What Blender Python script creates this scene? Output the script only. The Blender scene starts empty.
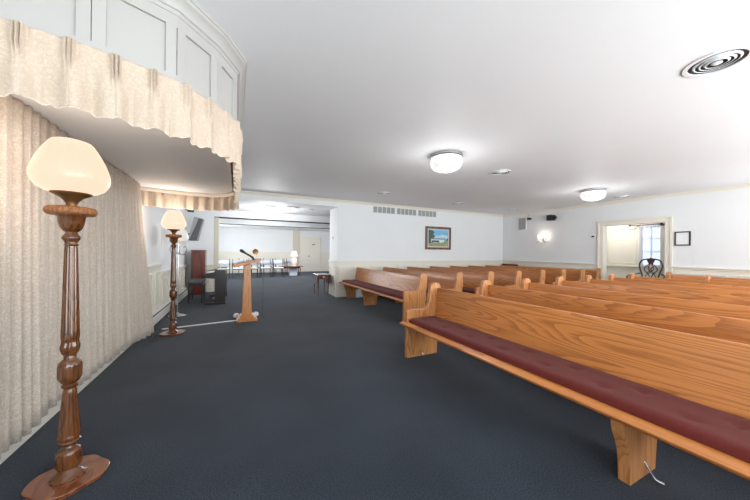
import bpy, bmesh, math, random
from mathutils import Vector, Matrix
random.seed(7)
PI = math.pi
COL = bpy.context.scene.collection

# ------------------------------------------------------------------ materials
def lin(c):
    return c/12.92 if c <= .04045 else ((c+.055)/1.055)**2.4
def rgb(r, g, b):
    return (lin(r/255), lin(g/255), lin(b/255), 1)
def mat(name, col, rough=.6, metal=0, bump=0, bscale=40, var=0, vscale=3, spec=.5, emit=None, estr=0, coat=0, sheen=0, trans=0, stretch=(1, 1, 1)):
    m = bpy.data.materials.new(name); m.use_nodes = True
    nt = m.node_tree; b = nt.nodes['Principled BSDF']
    b.inputs['Base Color'].default_value = col
    b.inputs['Roughness'].default_value = rough
    b.inputs['Metallic'].default_value = metal
    b.inputs['Specular IOR Level'].default_value = spec
    b.inputs['Coat Weight'].default_value = coat
    b.inputs['Sheen Weight'].default_value = sheen
    b.inputs['Transmission Weight'].default_value = trans
    if emit:
        b.inputs['Emission Color'].default_value = emit
        b.inputs['Emission Strength'].default_value = estr
    tc = nt.nodes.new('ShaderNodeTexCoord'); mp = nt.nodes.new('ShaderNodeMapping')
    mp.inputs['Scale'].default_value = stretch
    nt.links.new(tc.outputs['Object'], mp.inputs[0])
    if var:
        n = nt.nodes.new('ShaderNodeTexNoise'); n.inputs['Scale'].default_value = vscale; n.inputs['Detail'].default_value = 4
        nt.links.new(mp.outputs[0], n.inputs['Vector'])
        mr = nt.nodes.new('ShaderNodeMapRange'); mr.inputs['From Min'].default_value = .3; mr.inputs['From Max'].default_value = .7
        mr.inputs['To Min'].default_value = 1-var; mr.inputs['To Max'].default_value = 1+var
        nt.links.new(n.outputs[0], mr.inputs[0])
        mx = nt.nodes.new('ShaderNodeVectorMath'); mx.operation = 'SCALE'
        mx.inputs[0].default_value = col[:3]
        nt.links.new(mr.outputs[0], mx.inputs['Scale'])
        nt.links.new(mx.outputs[0], b.inputs['Base Color'])
    if bump:
        n = nt.nodes.new('ShaderNodeTexNoise'); n.inputs['Scale'].default_value = bscale; n.inputs['Detail'].default_value = 3
        nt.links.new(mp.outputs[0], n.inputs['Vector'])
        bp = nt.nodes.new('ShaderNodeBump'); bp.inputs['Strength'].default_value = bump; bp.inputs['Distance'].default_value = .01
        nt.links.new(n.outputs[0], bp.inputs['Height']); nt.links.new(bp.outputs[0], b.inputs['Normal'])
    return m

def wood(name, light, dark, axis='Y', rings=9, rough=.36, coat=.3, lscale=.55, cscale=5.0, pore=.35):
    """plain-sawn grain running along the object's given axis, offset per object"""
    m = bpy.data.materials.new(name); m.use_nodes = True
    nt = m.node_tree; N = nt.nodes.new; L = nt.links.new
    b = nt.nodes['Principled BSDF']; b.inputs['Roughness'].default_value = rough; b.inputs['Coat Weight'].default_value = coat
    b.inputs['Coat Roughness'].default_value = .22
    tc = N('ShaderNodeTexCoord'); oi = N('ShaderNodeObjectInfo')
    off = N('ShaderNodeVectorMath'); off.operation = 'SCALE'; off.inputs[0].default_value = (3.1, 17.3, 9.7)
    L(oi.outputs['Random'], off.inputs['Scale'])
    ad = N('ShaderNodeVectorMath'); ad.operation = 'ADD'
    L(tc.outputs['Object'], ad.inputs[0]); L(off.outputs[0], ad.inputs[1])
    def mapped(lo, hi):
        mp = N('ShaderNodeMapping')
        s = [hi, hi, hi]; s['XYZ'.index(axis)] = lo
        mp.inputs['Scale'].default_value = s
        L(ad.outputs[0], mp.inputs[0]); return mp
    n1 = N('ShaderNodeTexNoise'); n1.inputs['Scale'].default_value = 1; n1.inputs['Detail'].default_value = 1.5; n1.inputs['Roughness'].default_value = .35
    L(mapped(lscale, cscale).outputs[0], n1.inputs['Vector'])
    mu = N('ShaderNodeMath'); mu.operation = 'MULTIPLY'; mu.inputs[1].default_value = rings; L(n1.outputs[0], mu.inputs[0])
    fr = N('ShaderNodeMath'); fr.operation = 'FRACT'; L(mu.outputs[0], fr.inputs[0])
    n2 = N('ShaderNodeTexNoise'); n2.inputs['Scale'].default_value = 1; n2.inputs['Detail'].default_value = 2
    L(mapped(4, 160).outputs[0], n2.inputs['Vector'])
    ps = N('ShaderNodeMapRange'); ps.inputs['From Min'].default_value = .35; ps.inputs['From Max'].default_value = .7
    ps.inputs['To Min'].default_value = -pore*.5; ps.inputs['To Max'].default_value = pore
    L(n2.outputs[0], ps.inputs[0])
    sm = N('ShaderNodeMath'); sm.operation = 'ADD'; L(fr.outputs[0], sm.inputs[0]); L(ps.outputs[0], sm.inputs[1])
    cr = N('ShaderNodeValToRGB')
    e = cr.color_ramp.elements
    e[0].position = .0; e[0].color = light; e[1].position = 1.0; e[1].color = dark
    k = e.new(.55); k.color = tuple(light[i]*.86+dark[i]*.14 for i in range(3))+(1,)
    L(sm.outputs[0], cr.inputs[0])
    n3 = N('ShaderNodeTexNoise'); n3.inputs['Scale'].default_value = 1; L(mapped(.5, 1.6).outputs[0], n3.inputs['Vector'])
    m3 = N('ShaderNodeMapRange'); m3.inputs['From Min'].default_value = .3; m3.inputs['From Max'].default_value = .7
    m3.inputs['To Min'].default_value = .86; m3.inputs['To Max'].default_value = 1.12; L(n3.outputs[0], m3.inputs[0])
    sc = N('ShaderNodeVectorMath'); sc.operation = 'SCALE'; L(cr.outputs[0], sc.inputs[0]); L(m3.outputs[0], sc.inputs['Scale'])
    L(sc.outputs[0], b.inputs['Base Color'])
    bp = N('ShaderNodeBump'); bp.inputs['Strength'].default_value = .08; bp.inputs['Distance'].default_value = .003
    L(n2.outputs[0], bp.inputs['Height']); L(bp.outputs[0], b.inputs['Normal'])
    return m

def damask(name, col, dark, scale=14):
    m = mat(name, col, rough=.75, sheen=.2)
    nt = m.node_tree; N = nt.nodes.new; L = nt.links.new; b = nt.nodes['Principled BSDF']
    tc = N('ShaderNodeTexCoord'); n = N('ShaderNodeTexNoise'); n.inputs['Scale'].default_value = scale
    n.inputs['Detail'].default_value = 3; n.inputs['Distortion'].default_value = 2.2
    L(tc.outputs['Object'], n.inputs['Vector'])
    w = N('ShaderNodeMath'); w.operation = 'MULTIPLY'; w.inputs[1].default_value = 22; L(n.outputs[0], w.inputs[0])
    s = N('ShaderNodeMath'); s.operation = 'SINE'; L(w.outputs[0], s.inputs[0])
    mr = N('ShaderNodeMapRange'); mr.inputs['From Min'].default_value = -.2; mr.inputs['From Max'].default_value = .5; L(s.outputs[0], mr.inputs[0])
    mx = N('ShaderNodeMix'); mx.data_type = 'RGBA'; mx.inputs['A'].default_value = dark; mx.inputs['B'].default_value = col
    L(mr.outputs[0], mx.inputs['Factor']); L(mx.outputs['Result'], b.inputs['Base Color'])
    bp = N('ShaderNodeBump'); bp.inputs['Strength'].default_value = .35; bp.inputs['Distance'].default_value = .004
    L(mr.outputs[0], bp.inputs['Height']); L(bp.outputs[0], b.inputs['Normal'])
    return m

def carpet(name):
    m = mat(name, rgb(44, 54, 68), rough=1, sheen=.12, spec=.05)
    nt = m.node_tree; N = nt.nodes.new; L = nt.links.new; b = nt.nodes['Principled BSDF']
    b.inputs['Sheen Roughness'].default_value = .5
    tc = N('ShaderNodeTexCoord')
    n = N('ShaderNodeTexNoise'); n.inputs['Scale'].default_value = 150; n.inputs['Detail'].default_value = 8; n.inputs['Roughness'].default_value = .7; L(tc.outputs['Object'], n.inputs['Vector'])
    n2 = N('ShaderNodeTexNoise'); n2.inputs['Scale'].default_value = 1.2; n2.inputs['Detail'].default_value = 5; L(tc.outputs['Object'], n2.inputs['Vector'])
    cr = N('ShaderNodeValToRGB'); e = cr.color_ramp.elements
    e[0].position = .36; e[0].color = rgb(6, 8, 12); e[1].position = .66; e[1].color = rgb(68, 76, 89)
    L(n.outputs[0], cr.inputs[0])
    mr = N('ShaderNodeMapRange'); mr.inputs['From Min'].default_value = .3; mr.inputs['From Max'].default_value = .7
    mr.inputs['To Min'].default_value = .75; mr.inputs['To Max'].default_value = 1.25; L(n2.outputs[0], mr.inputs[0])
    sc = N('ShaderNodeVectorMath'); sc.operation = 'SCALE'; L(cr.outputs[0], sc.inputs[0]); L(mr.outputs[0], sc.inputs['Scale'])
    L(sc.outputs[0], b.inputs['Base Color'])
    bp = N('ShaderNodeBump'); bp.inputs['Strength'].default_value = .15; bp.inputs['Distance'].default_value = .003
    L(n.outputs[0], bp.inputs['Height']); L(bp.outputs[0], b.inputs['Normal'])
    return m

def crystal(name, estr):
    m = mat(name, (.3, .3, .3, 1), rough=.15, estr=1, emit=(1, 1, 1, 1))
    nt = m.node_tree; N = nt.nodes.new; L = nt.links.new; b = nt.nodes['Principled BSDF']
    tc = N('ShaderNodeTexCoord'); v = N('ShaderNodeTexVoronoi'); v.inputs['Scale'].default_value = 38
    L(tc.outputs['Object'], v.inputs['Vector'])
    cr = N('ShaderNodeValToRGB'); e = cr.color_ramp.elements
    e[0].position = .0; e[0].color = (1, .96, .92, 1); e[1].position = .75; e[1].color = (.42, .38, .35, 1)
    L(v.outputs['Distance'], cr.inputs[0]); L(cr.outputs[0], b.inputs['Emission Color'])
    b.inputs['Emission Strength'].default_value = estr
    bp = N('ShaderNodeBump'); bp.inputs['Strength'].default_value = .6; L(v.outputs['Distance'], bp.inputs['Height']); L(bp.outputs[0], b.inputs['Normal'])
    return m

M = dict(
    wall=mat('wall_paint', rgb(232, 233, 234), .55, bump=.06, bscale=60, var=.015, vscale=1.5),
    ceil=mat('ceiling_paint', rgb(244, 244, 245), .6, bump=.05, bscale=50, var=.015, vscale=.8),
    soffit=mat('soffit_paint', rgb(246, 246, 246), .5, bump=.02, bscale=20),
    cream=mat('cream_trim', rgb(233, 227, 214), .4, var=.01),
    bulk=mat('bulkhead_paint', rgb(182, 178, 174), .4, var=.01),
    heater=mat('heater_enamel', rgb(232, 230, 225), .35),
    carpet=carpet('navy_carpet'),
    oak=wood('oak_long', rgb(204, 130, 66), rgb(166, 98, 46), 'Y', 30, lscale=.4, cscale=4.2),
    oak_end=wood('oak_upright', rgb(200, 138, 84), rgb(168, 104, 56), 'Z', 16, lscale=.8, cscale=5),
    oak_edge=wood('oak_edge', rgb(198, 124, 58), rgb(158, 90, 38), 'Y', 5),
    podium=wood('podium_oak', rgb(204, 138, 80), rgb(172, 108, 58), 'Z', 14, lscale=.9, cscale=8),
    mahog=wood('lamp_mahogany', rgb(106, 62, 28), rgb(72, 39, 17), 'Z', 8, rough=.22, coat=.6, lscale=2, cscale=12),
    mahog_base=wood('lamp_base_mahogany', rgb(134, 80, 50), rgb(112, 62, 38), 'Y', 8, rough=.18, coat=.7, lscale=1.5, cscale=8),
    carve=mat('gilt_carving', rgb(150, 96, 56), .4, bump=.9, bscale=90, var=.3, vscale=60),
    bronze=mat('antique_bronze', rgb(116, 84, 48), .4, metal=.6),
    redwood=wood('cabinet_mahogany', rgb(120, 50, 36), rgb(70, 24, 18), 'Z', 5, rough=.2, coat=.5),
    cushion=mat('maroon_fabric', rgb(98, 35, 30), .85, bump=.3, bscale=220, var=.08, vscale=90, sheen=.08, spec=.25),
    button=mat('maroon_button', rgb(78, 30, 30), .8),
    curtain=damask('curtain_damask', rgb(210, 197, 184), rgb(192, 178, 164), 30),
    valance=damask('valance_damask', rgb(212, 193, 174), rgb(203, 183, 163), 22),
    piping=mat('valance_piping', rgb(244, 230, 214), .7),
    shade=mat('frosted_glass_shade', rgb(24, 20, 16), .3, emit=rgb(255, 212, 187), estr=.78),
    chrome=mat('brushed_chrome', rgb(190, 190, 192), .25, metal=1),
    black=mat('black_plastic', rgb(22, 22, 24), .4),
    piano=mat('piano_black', rgb(36, 27, 27), .3, coat=.3),
    keys=mat('ivory_keys', rgb(235, 232, 225), .3),
    dark=mat('dark_slot', rgb(40, 40, 42), .8),
    grille=mat('grille_grey', rgb(160, 160, 158), .6, bump=.4, bscale=300),
    tan=mat('jamb_beige', rgb(206, 198, 180), .5),
    white=mat('white_plastic', rgb(238, 238, 238), .4),
    paper=mat('white_paper', rgb(240, 240, 242), .7),
    grey_pad=mat('grey_vinyl', rgb(190, 196, 204), .5),
    dkmetal=mat('dark_metal_frame', rgb(52, 52, 56), .4, metal=.5),
    screen=mat('screen_grey', rgb(92, 92, 94), .35),
    shell=mat('shell_grey', rgb(170, 172, 174), .5),
    crystal=crystal('lit_crystal', .95),
    cord=mat('white_cord', rgb(225, 225, 225), .5),
    dcord=mat('dark_cord', rgb(60, 52, 48), .5),
    darkwood=wood('carved_walnut', rgb(62, 36, 32), rgb(34, 18, 18), 'Z', 4, rough=.3, lscale=2, cscale=10),
    bluebox=mat('pale_blue_plastic', rgb(200, 210, 220), .5),
    brass=mat('aged_brass', rgb(170, 120, 60), .35, metal=.7),
    frame=wood('picture_frame_wood', rgb(120, 78, 70), rgb(80, 46, 42), 'Z', 4),
    linen=mat('picture_mat', rgb(210, 204, 192), .7),
    blackframe=mat('black_frame', rgb(20, 20, 20), .4),
)
# ------------------------------------------------------------------ mesh helpers
def new():
    return bmesh.new()
def bx(bm, x0, x1, y0, y1, z0, z1, mi=0):
    vs = [bm.verts.new((x, y, z)) for x in (x0, x1) for y in (y0, y1) for z in (z0, z1)]
    for q in ((0, 1, 3, 2), (4, 6, 7, 5), (0, 4, 5, 1), (2, 3, 7, 6), (0, 2, 6, 4), (1, 5, 7, 3)):
        f = bm.faces.new([vs[i] for i in q]); f.material_index = mi
    return vs
def tr(vs, m):
    for v in vs: v.co = m @ v.co
def prism(bm, pts, a0, a1, axis='Y', mi=0):
    """polygon in the two other axes, extruded along axis"""
    def P(p, a):
        if axis == 'Y': return (p[0], a, p[1])
        if axis == 'X': return (a, p[0], p[1])
        return (p[0], p[1], a)
    A = [bm.verts.new(P(p, a0)) for p in pts]; B = [bm.verts.new(P(p, a1)) for p in pts]
    fs = [bm.faces.new(A), bm.faces.new(B[::-1])]
    n = len(pts)
    for i in range(n):
        fs.append(bm.faces.new((A[i], B[i], B[(i+1) % n], A[(i+1) % n])))
    for f in fs: f.material_index = mi
    return A+B
def lathe(bm, prof, cx=0, cy=0, cz=0, n=32, rfun=None):
    rings = []
    for r, z in prof:
        ring = []
        for i in range(n):
            a = 2*PI*i/n
            rr = r if rfun is None else rfun(r, z, a)
            ring.append(bm.verts.new((cx+rr*math.cos(a), cy+rr*math.sin(a), cz+z)))
        rings.append(ring)
    for a, b in zip(rings, rings[1:]):
        for i in range(n):
            bm.faces.new((a[i], a[(i+1) % n], b[(i+1) % n], b[i]))
    bm.faces.new(rings[0][::-1]); bm.faces.new(rings[-1])
    return [v for r in rings for v in r]
def tube(bm, pts, r, n=8, closed=False):
    P = [Vector(p) for p in pts]; rings = []; m = len(P)
    up = Vector((0, 0, 1)); prevn = None
    for i, p in enumerate(P):
        if closed: t = (P[(i+1) % m]-P[i-1]).normalized()
        else: t = (P[min(i+1, m-1)]-P[max(i-1, 0)]).normalized()
        if prevn is None:
            ref = up if abs(t.z) < .9 else Vector((1, 0, 0))
            nn = t.cross(ref).normalized()
        else:
            nn = (prevn - t*prevn.dot(t)).normalized()
        prevn = nn; bb = t.cross(nn)
        rr = r[i] if isinstance(r, (list, tuple)) else r
        rings.append([bm.verts.new(p+nn*math.cos(2*PI*k/n)*rr+bb*math.sin(2*PI*k/n)*rr) for k in range(n)])
    pairs = list(zip(rings, rings[1:]))
    if closed: pairs.append((rings[-1], rings[0]))
    for a, b in pairs:
        for k in range(n): bm.faces.new((a[k], a[(k+1) % n], b[(k+1) % n], b[k]))
    if not closed:
        bm.faces.new(rings[0][::-1]); bm.faces.new(rings[-1])
def curve_pts(ctrl, n=8):
    """Catmull-Rom through control points"""
    P = [Vector(c) for c in ctrl]; P = [P[0]*2-P[1]]+P+[P[-1]*2-P[-2]]; out = []
    for i in range(1, len(P)-2):
        for k in range(n):
            t = k/n
            out.append(.5*((2*P[i])+(P[i+1]-P[i-1])*t+(2*P[i-1]-5*P[i]+4*P[i+1]-P[i+2])*t*t+(3*P[i]-P[i-1]-3*P[i+1]+P[i+2])*t**3))
    out.append(P[-2]); return out
def sweep(bm, path, prof, z0=0):
    """profile [(out,z)] swept along a horizontal polyline, mitred; out = right of the direction of travel"""
    m = len(path); rows = []
    for i, p in enumerate(path):
        p = Vector(p)
        d0 = (p-Vector(path[i-1])).normalized() if i else None
        d1 = (Vector(path[i+1])-p).normalized() if i < m-1 else None
        if d0 is None: d0 = d1
        if d1 is None: d1 = d0
        n0 = Vector((d0.y, -d0.x)); n1 = Vector((d1.y, -d1.x))
        nn = (n0+n1).normalized(); k = 1/max(.3, nn.dot(n0))
        rows.append([bm.verts.new((p.x+nn.x*k*o, p.y+nn.y*k*o, z0+z)) for o, z in prof])
    q = len(prof)
    for a, b in zip(rows, rows[1:]):
        for k in range(q): bm.faces.new((a[k], b[k], b[(k+1) % q], a[(k+1) % q]))
    bm.faces.new(rows[0]); bm.faces.new(rows[-1][::-1])
def obj(name, bm, m, parent=None, bevel=0, smooth=35, label=None, solid=0, subd=0):
    bmesh.ops.recalc_face_normals(bm, faces=bm.faces)
    me = bpy.data.meshes.new(name); bm.to_mesh(me); bm.free()
    for mm in (m if isinstance(m, (list, tuple)) else [m]): me.materials.append(mm)
    if smooth:
        for p in me.polygons: p.use_smooth = True
        try: me.set_sharp_from_angle(angle=math.radians(smooth))
        except Exception: pass
    o = bpy.data.objects.new(name, me); COL.objects.link(o)
    if parent: o.parent = parent
    if solid:
        md = o.modifiers.new('t', 'SOLIDIFY'); md.thickness = solid; md.offset = 0
    if bevel:
        md = o.modifiers.new('b', 'BEVEL'); md.width = bevel; md.segments = 2; md.limit_method = 'ANGLE'; md.angle_limit = math.radians(40)
        md.harden_normals = True
    if label: o['label'] = label
    return o
def tag(o, label, cat, group=None, kind=None):
    if label: o['label'] = label
    if cat: o['category'] = cat
    if group: o['group'] = group
    if kind: o['kind'] = kind
    return o
def thing(name, label, cat, loc=(0, 0, 0), rz=0, group=None):
    o = bpy.data.objects.new(name, None); COL.objects.link(o); o.empty_display_size = .1
    o.location = loc; o.rotation_euler = (0, 0, rz)
    return tag(o, label, cat, group)
def struct(name, bm, m, **k):
    o = obj(name, bm, m, **k); o['kind'] = 'structure'; return o
def dup(root, label, loc=None, rz=None, group=None):
    def cp(o, par):
        c = o.copy(); COL.objects.link(c)
        if par: c.parent = par
        for ch in o.children: cp(ch, c)
        return c
    r = cp(root, None); r['label'] = label
    if loc is not None: r.location = loc
    if rz is not None: r.rotation_euler = (0, 0, rz)
    if group: r['group'] = group
    return r
def place(o, loc):
    """move a single-mesh thing's origin data to loc"""
    o.location = loc; return o

# ------------------------------------------------------------------ room shell
XL, XR, YA, YB = -1.27, 9.10, 7.52, -2.6
ZC, ZC2 = 2.69, 2.50
YH = 9.90           # header / folding-partition opening of the far room
YF = 17.5           # far wall of the far room
XE = 6.4            # east side of the far room
b = new(); bx(b, XL-.3, 11.6, YB-.1, YF+.2, -.1, 0); struct('floor', b, M['carpet'], smooth=0)
b = new(); bx(b, XL-.1, 11.6, YB-.1, YA, ZC, ZC+.1)
struct('ceiling', b, M['ceil'], smooth=0)
b = new(); bx(b, XL-.1, XE+.2, YA+.02, YF+.2, ZC2, ZC2+.3)
struct('ceiling', b, M['ceil'], smooth=0)

def wainscot(bm, axis, plane, a0, a1, h, sgn, n, drop=.0):
    """recessed-panel wainscot on a wall; axis = axis it runs along, sgn = which way it faces"""
    def B(a, c, z0, z1, t0, t1):
        lo, hi = sorted((plane+sgn*t0, plane+sgn*t1))
        if axis == 'X': bx(bm, a, c, lo, hi, z0, z1)
        else: bx(bm, lo, hi, a, c, z0, z1)
    B(a0, a1, .0, h, 0, .012)
    B(a0, a1, h-.022, h, .012, .055); B(a0, a1, h-.06, h-.022, .012, .026)
    B(a0, a1, 0, .13, .012, .028)
    w = (a1-a0)/n
    for i in range(n):
        p0, p1 = a0+w*i+.08, a0+w*(i+1)-.08; z0, z1 = .22, h-.14; t = .028
        for q in ((p0, p1, z0, z0+t), (p0, p1, z1-t, z1), (p0, p0+t, z0+t, z1-t), (p1-t, p1, z0+t, z1-t)):
            B(*q, .012, .030)

# left wall
b = new(); bx(b, XL-.1, XL, YB, YF, 0, ZC); struct('wall_left', b, M['wall'], smooth=0)
b = new(); wainscot(b, 'Y', XL, 5.0, 6.60, 1.0, 1, 3); struct('trim_1', b, M['cream'], bevel=.002)
b = new(); wainscot(b, 'Y', XL, 6.60, YH, .84, 1, 5); struct('trim_2', b, M['cream'], bevel=.002)
b = new(); bx(b, XL, XL+.05, 1.2, 5.4, 0, .085); struct('baseboard_left', b, M['cream'], bevel=.004)
# far (north) wall A, a deep wall whose end reads as a column
b = new(); bx(b, 2.54, XR, YA, YA+.73, 0, ZC); struct('wall_north', b, M['wall'], smooth=0)
b = new(); bx(b, XL, 2.54, YA, YA+.019, ZC2, ZC); struct('wall_header', b, M['wall'], smooth=0)
b = new(); wainscot(b, 'X', YA, 2.50, XR, 1.0, -1, 7)
struct('trim_3', b, M['cream'], bevel=.002)
b = new(); wainscot(b, 'Y', 2.54, YA-.012, YA+.73, 1.0, -1, 1); struct('trim_4', b, M['cream'], bevel=.002)
# crown moulding: narrow cream strip
cp = [(0, 0), (.055, 0), (.055, -.012), (.035, -.03), (.012, -.055), (.012, -.075), (0, -.075)]
b = new(); sweep(b, [(XL, YA), (XR, YA), (XR, YB)], cp, ZC); struct('trim_5', b, M['cream'], smooth=50)
# right wall with the wide doorway to the vestibule
D0, D1, DZ = 2.98, 4.25, 2.05
b = new(); bx(b, XR, XR+.15, YB, -2.0, 0, ZC); bx(b, XR, XR+.15, -2.0, 1.0, 0, .25); bx(b, XR, XR+.15, -2.0, 1.0, 2.3, ZC); bx(b, XR, XR+.15, 1.0, D0, 0, ZC); bx(b, XR, XR+.15, D1, YA+.73, 0, ZC); bx(b, XR, XR+.15, D0, D1, DZ, ZC)  # unseen window opening at the near end added for extra light
struct('wall_right', b, M['wall'], smooth=0)
b = new(); wainscot(b, 'Y', XR, D1+.1, YA, 1.0, -1, 3); struct('trim_6', b, M['cream'], bevel=.002)
b = new(); wainscot(b, 'Y', XR, 1.05, D0-.1, 1.0, -1, 2); struct('trim_7', b, M['cream'], bevel=.002)
b = new()
bx(b, XR-.03, XR+.17, D1-.012, D1+.11, 0, DZ+.10); bx(b, XR-.03, XR+.17, D0-.11, D0+.012, 0, DZ+.10); bx(b, XR-.03, XR+.17, D0+.012, D1-.012, DZ-.012, DZ+.10)
bx(b, XR-.045, XR-.03, D1+.08, D1+.125, 0, DZ+.125); bx(b, XR-.045, XR-.03, D0-.125, D0-.08, 0, DZ+.125); bx(b, XR-.05, XR-.03, D0-.125, D1+.125, DZ+.09, DZ+.125)
struct('trim_8', b, M['cream'], bevel=.004)
# vestibule beyond the doorway
VX = 10.4
b = new()
bx(b, VX, VX+.12, 1.6, 3.50, 0, ZC); bx(b, VX, VX+.12, 3.93, 6.2, 0, ZC); bx(b, VX, VX+.12, 3.50, 3.93, 0, .95); bx(b, VX, VX+.12, 3.50, 3.93, 2.06, ZC)
bx(b, XR+.15, VX, 1.5, 1.6, 0, ZC); bx(b, XR+.15, VX, 6.2, 6.3, 0, ZC)
struct('wall_vestibule', b, M['cream'], smooth=0)
b = new()
for (y0, y1, z0, z1) in ((4.02, 4.72, 1.0, 2.04), (4.02, 4.72, .2, .86), (2.3, 3.3, .2, .86)):
    t = .03
    for q in ((y0, y1, z0, z0+t), (y0, y1, z1-t, z1), (y0, y0+t, z0, z1), (y1-t, y1, z0, z1)): bx(b, VX-.015, VX, *q)
bx(b, VX-.03, VX, 3.42, 3.50, .88, 2.12); bx(b, VX-.03, VX, 3.93, 4.01, .88, 2.12); bx(b, VX-.05, VX, 3.40, 6.2, .90, .95)
bx(b, VX-.03, VX, 3.42, 4.01, 2.06, 2.14)
struct('trim_9', b, M['cream'], bevel=.003)
b = new()
for z in (.95, 1.33, 1.70, 2.03): bx(b, VX+.03, VX+.06, 3.5, 3.93, z, z+.03)
for y in (3.5, 3.70, 3.90): bx(b, VX+.03, VX+.06, y, y+.03, .95, 2.06)
struct('window_1', b, M['white'])
skym = mat('daylight_outside', rgb(170, 195, 235), 1, emit=rgb(150, 180, 230), estr=1.1)

# the header wall with the folding-partition opening (faces the camera)
b = new(); bx(b, XL, -.58, YH, YH+.15, 0, ZC2); bx(b, -.58, XE, YH, YH+.15, 2.285, ZC2)
struct('wall_partition', b, M['wall'], smooth=0)
b = new(); wainscot(b, 'X', YH, XL, -.60, .84, -1, 1); struct('trim_10', b, M['cream'], bevel=.002)
b = new(); bx(b, -.58, -.455, YH-.01, YH+.20, 0, 2.26); struct('trim_11', b, M['tan'], bevel=.004)
b = new(); bx(b, -.58, XE, YH+.02, YH+.13, 2.255, 2.285); struct('trim_12', b, M['dark'])
b = new(); bx(b, -.455, XE, YH+.30, YH+.42, 2.11, ZC2); struct('wall_valance', b, M['wall'], smooth=0)
b = new(); bx(b, -.455, XE, YH+.32, YH+.40, 2.092, 2.11); struct('trim_13', b, M['dark'])
# far room walls
b = new(); bx(b, XL, XE+.1, YF, YF+.1, 0, ZC2); struct('wall_far', b, M['wall'], smooth=0)
b = new(); bx(b, XE, XE+.1, YA+.73, YF, 0, ZC2); struct('wall_east', b, M['wall'], smooth=0)
b = new(); wainscot(b, 'X', YF, XL, 3.08, 1.19, -1, 5); struct('trim_14', b, M['cream'], bevel=.002)
b = new(); wainscot(b, 'X', YF, 4.84, XE, 1.19, -1, 1); struct('trim_15', b, M['cream'], bevel=.002)
b = new(); bx(b, 3.10, 3.42, YF-.12, YF, 0, ZC2); struct('trim_16', b, M['tan'], bevel=.004)
b = new(); bx(b, 3.42, 3.47, YF-.04, YF, 0, 2.12); bx(b, 4.78, 4.83, YF-.04, YF, 0, 2.12); bx(b, 3.42, 4.83, YF-.04, YF, 2.07, 2.13)
struct('trim_17', b, M['cream'], bevel=.003)
for n, (x0, x1) in enumerate(((3.48, 4.12), (4.13, 4.77))):
    b = new(); bx(b, x0, x1, YF-.03, YF, .01, 2.06)
    for k in range(4): bx(b, x0+.06+k*.14, x0+.15+k*.14, YF-.036, YF-.03, .15, 1.95)
    d = struct('door_%d' % (n+1), b, M['cream'], bevel=.002)
    if n == 0:
        b = new(); lathe(b, [(.01, 0), (.012, .03), (.03, .04), (.034, .06), (.02, .075)], n=16)
        for v in b.verts: v.co = Vector((4.05+v.co.x, YF-.03-v.co.z, .95+v.co.y))
        obj('door_knob', b, M['dark'], d)
    else:
        b = new(); bx(b, 4.26, 4.43, YF-.045, YF-.036, 1.64, 1.69); obj('door_sign', b, M['bronze'], d)
# back (south) wall behind the camera with three large window openings added to brighten the room
b = new()
W = [(-.6, 1.8), (2.7, 5.1), (6.0, 8.4)]
xs = [XL]+[c for w in W for c in w]+[XR+.15]
for i in range(0, len(xs), 2): bx(b, xs[i], xs[i+1], YB-.1, YB, 0, ZC)
for x0, x1 in W: bx(b, x0, x1, YB-.1, YB, 0, .25); bx(b, x0, x1, YB-.1, YB, 2.3, ZC)
struct('wall_south', b, M['wall'], smooth=0)

# ------------------------------------------------------------------ curved bulkhead over the chapel alcove
BK = [(XL, 1.66), (-.95, 1.74), (-.62, 1.80), (-.31, 1.93), (-.125, 2.14), (-.012, 2.36), (-.012, 4.93), (-.125, 5.15), (-.31, 5.28), (-.62, 5.31), (-.95, 5.26), (XL, 5.15)]
BK = BK[::-1]       # travel so that 'right of travel' is outward? checked below
def outward(path):  # ensure +out points away from the left wall
    p = path[len(path)//2-1]; q = path[len(path)//2]
    d = (Vector(q)-Vector(p)).normalized(); return Vector((d.y, -d.x)).x > 0
if not outward(BK): BK = BK[::-1]
Z0 = 2.17
b = new(); prism(b, BK, Z0, Z0+.02, 'Z'); struct('ceiling', b, M['soffit'], smooth=0)
b = new()
sweep(b, BK, [(0, 0), (0, ZC-Z0), (-.04, ZC-Z0), (-.04, 0)], Z0)
# stiles and rails standing proud of the panels
sweep(b, BK, [(0, 0), (.014, 0), (.014, .075), (0, .075)], Z0)
sweep(b, BK, [(0, .34), (.014, .34), (.014, .52), (0, .52)], Z0)
def face_strip(bm, p, q, s0, s1, z0, z1, t0, t1):
    p = Vector(p); q = Vector(q); d = (q-p); L = d.length; d.normalize(); n = Vector((d.y, -d.x))
    vs = bx(bm, s0, s1, t0, t1, z0, z1)
    for v in vs:
        a = p+d*v.co.x+n*v.co.y; v.co = Vector((a.x, a.y, v.co.z))
segs = list(zip(BK, BK[1:]))
for p, q in segs:
    L = (Vector(q)-Vector(p)).length
    if L > 1:
        n = 7
        for i in range(n+1):
            c = L*i/n; face_strip(b, p, q, max(0, c-.045), min(L, c+.045), Z0+.07, Z0+.35, 0, .0135)
    else:
        face_strip(b, p, q, 0, .05, Z0+.07, Z0+.35, 0, .0135); face_strip(b, p, q, L-.05, L, Z0+.07, Z0+.35, 0, .0135)
struct('wall_bulkhead', b, M['bulk'], bevel=.002, smooth=20)
b = new()
sweep(b, BK, [(0, -.115), (.018, -.115), (.022, -.095), (.03, -.09), (.035, -.07), (.055, -.045), (.066, -.035), (.07, -.02), (.076, -.018), (.076, 0), (0, 0)], ZC)
struct('trim_18', b, M['bulk'], smooth=25)

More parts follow.
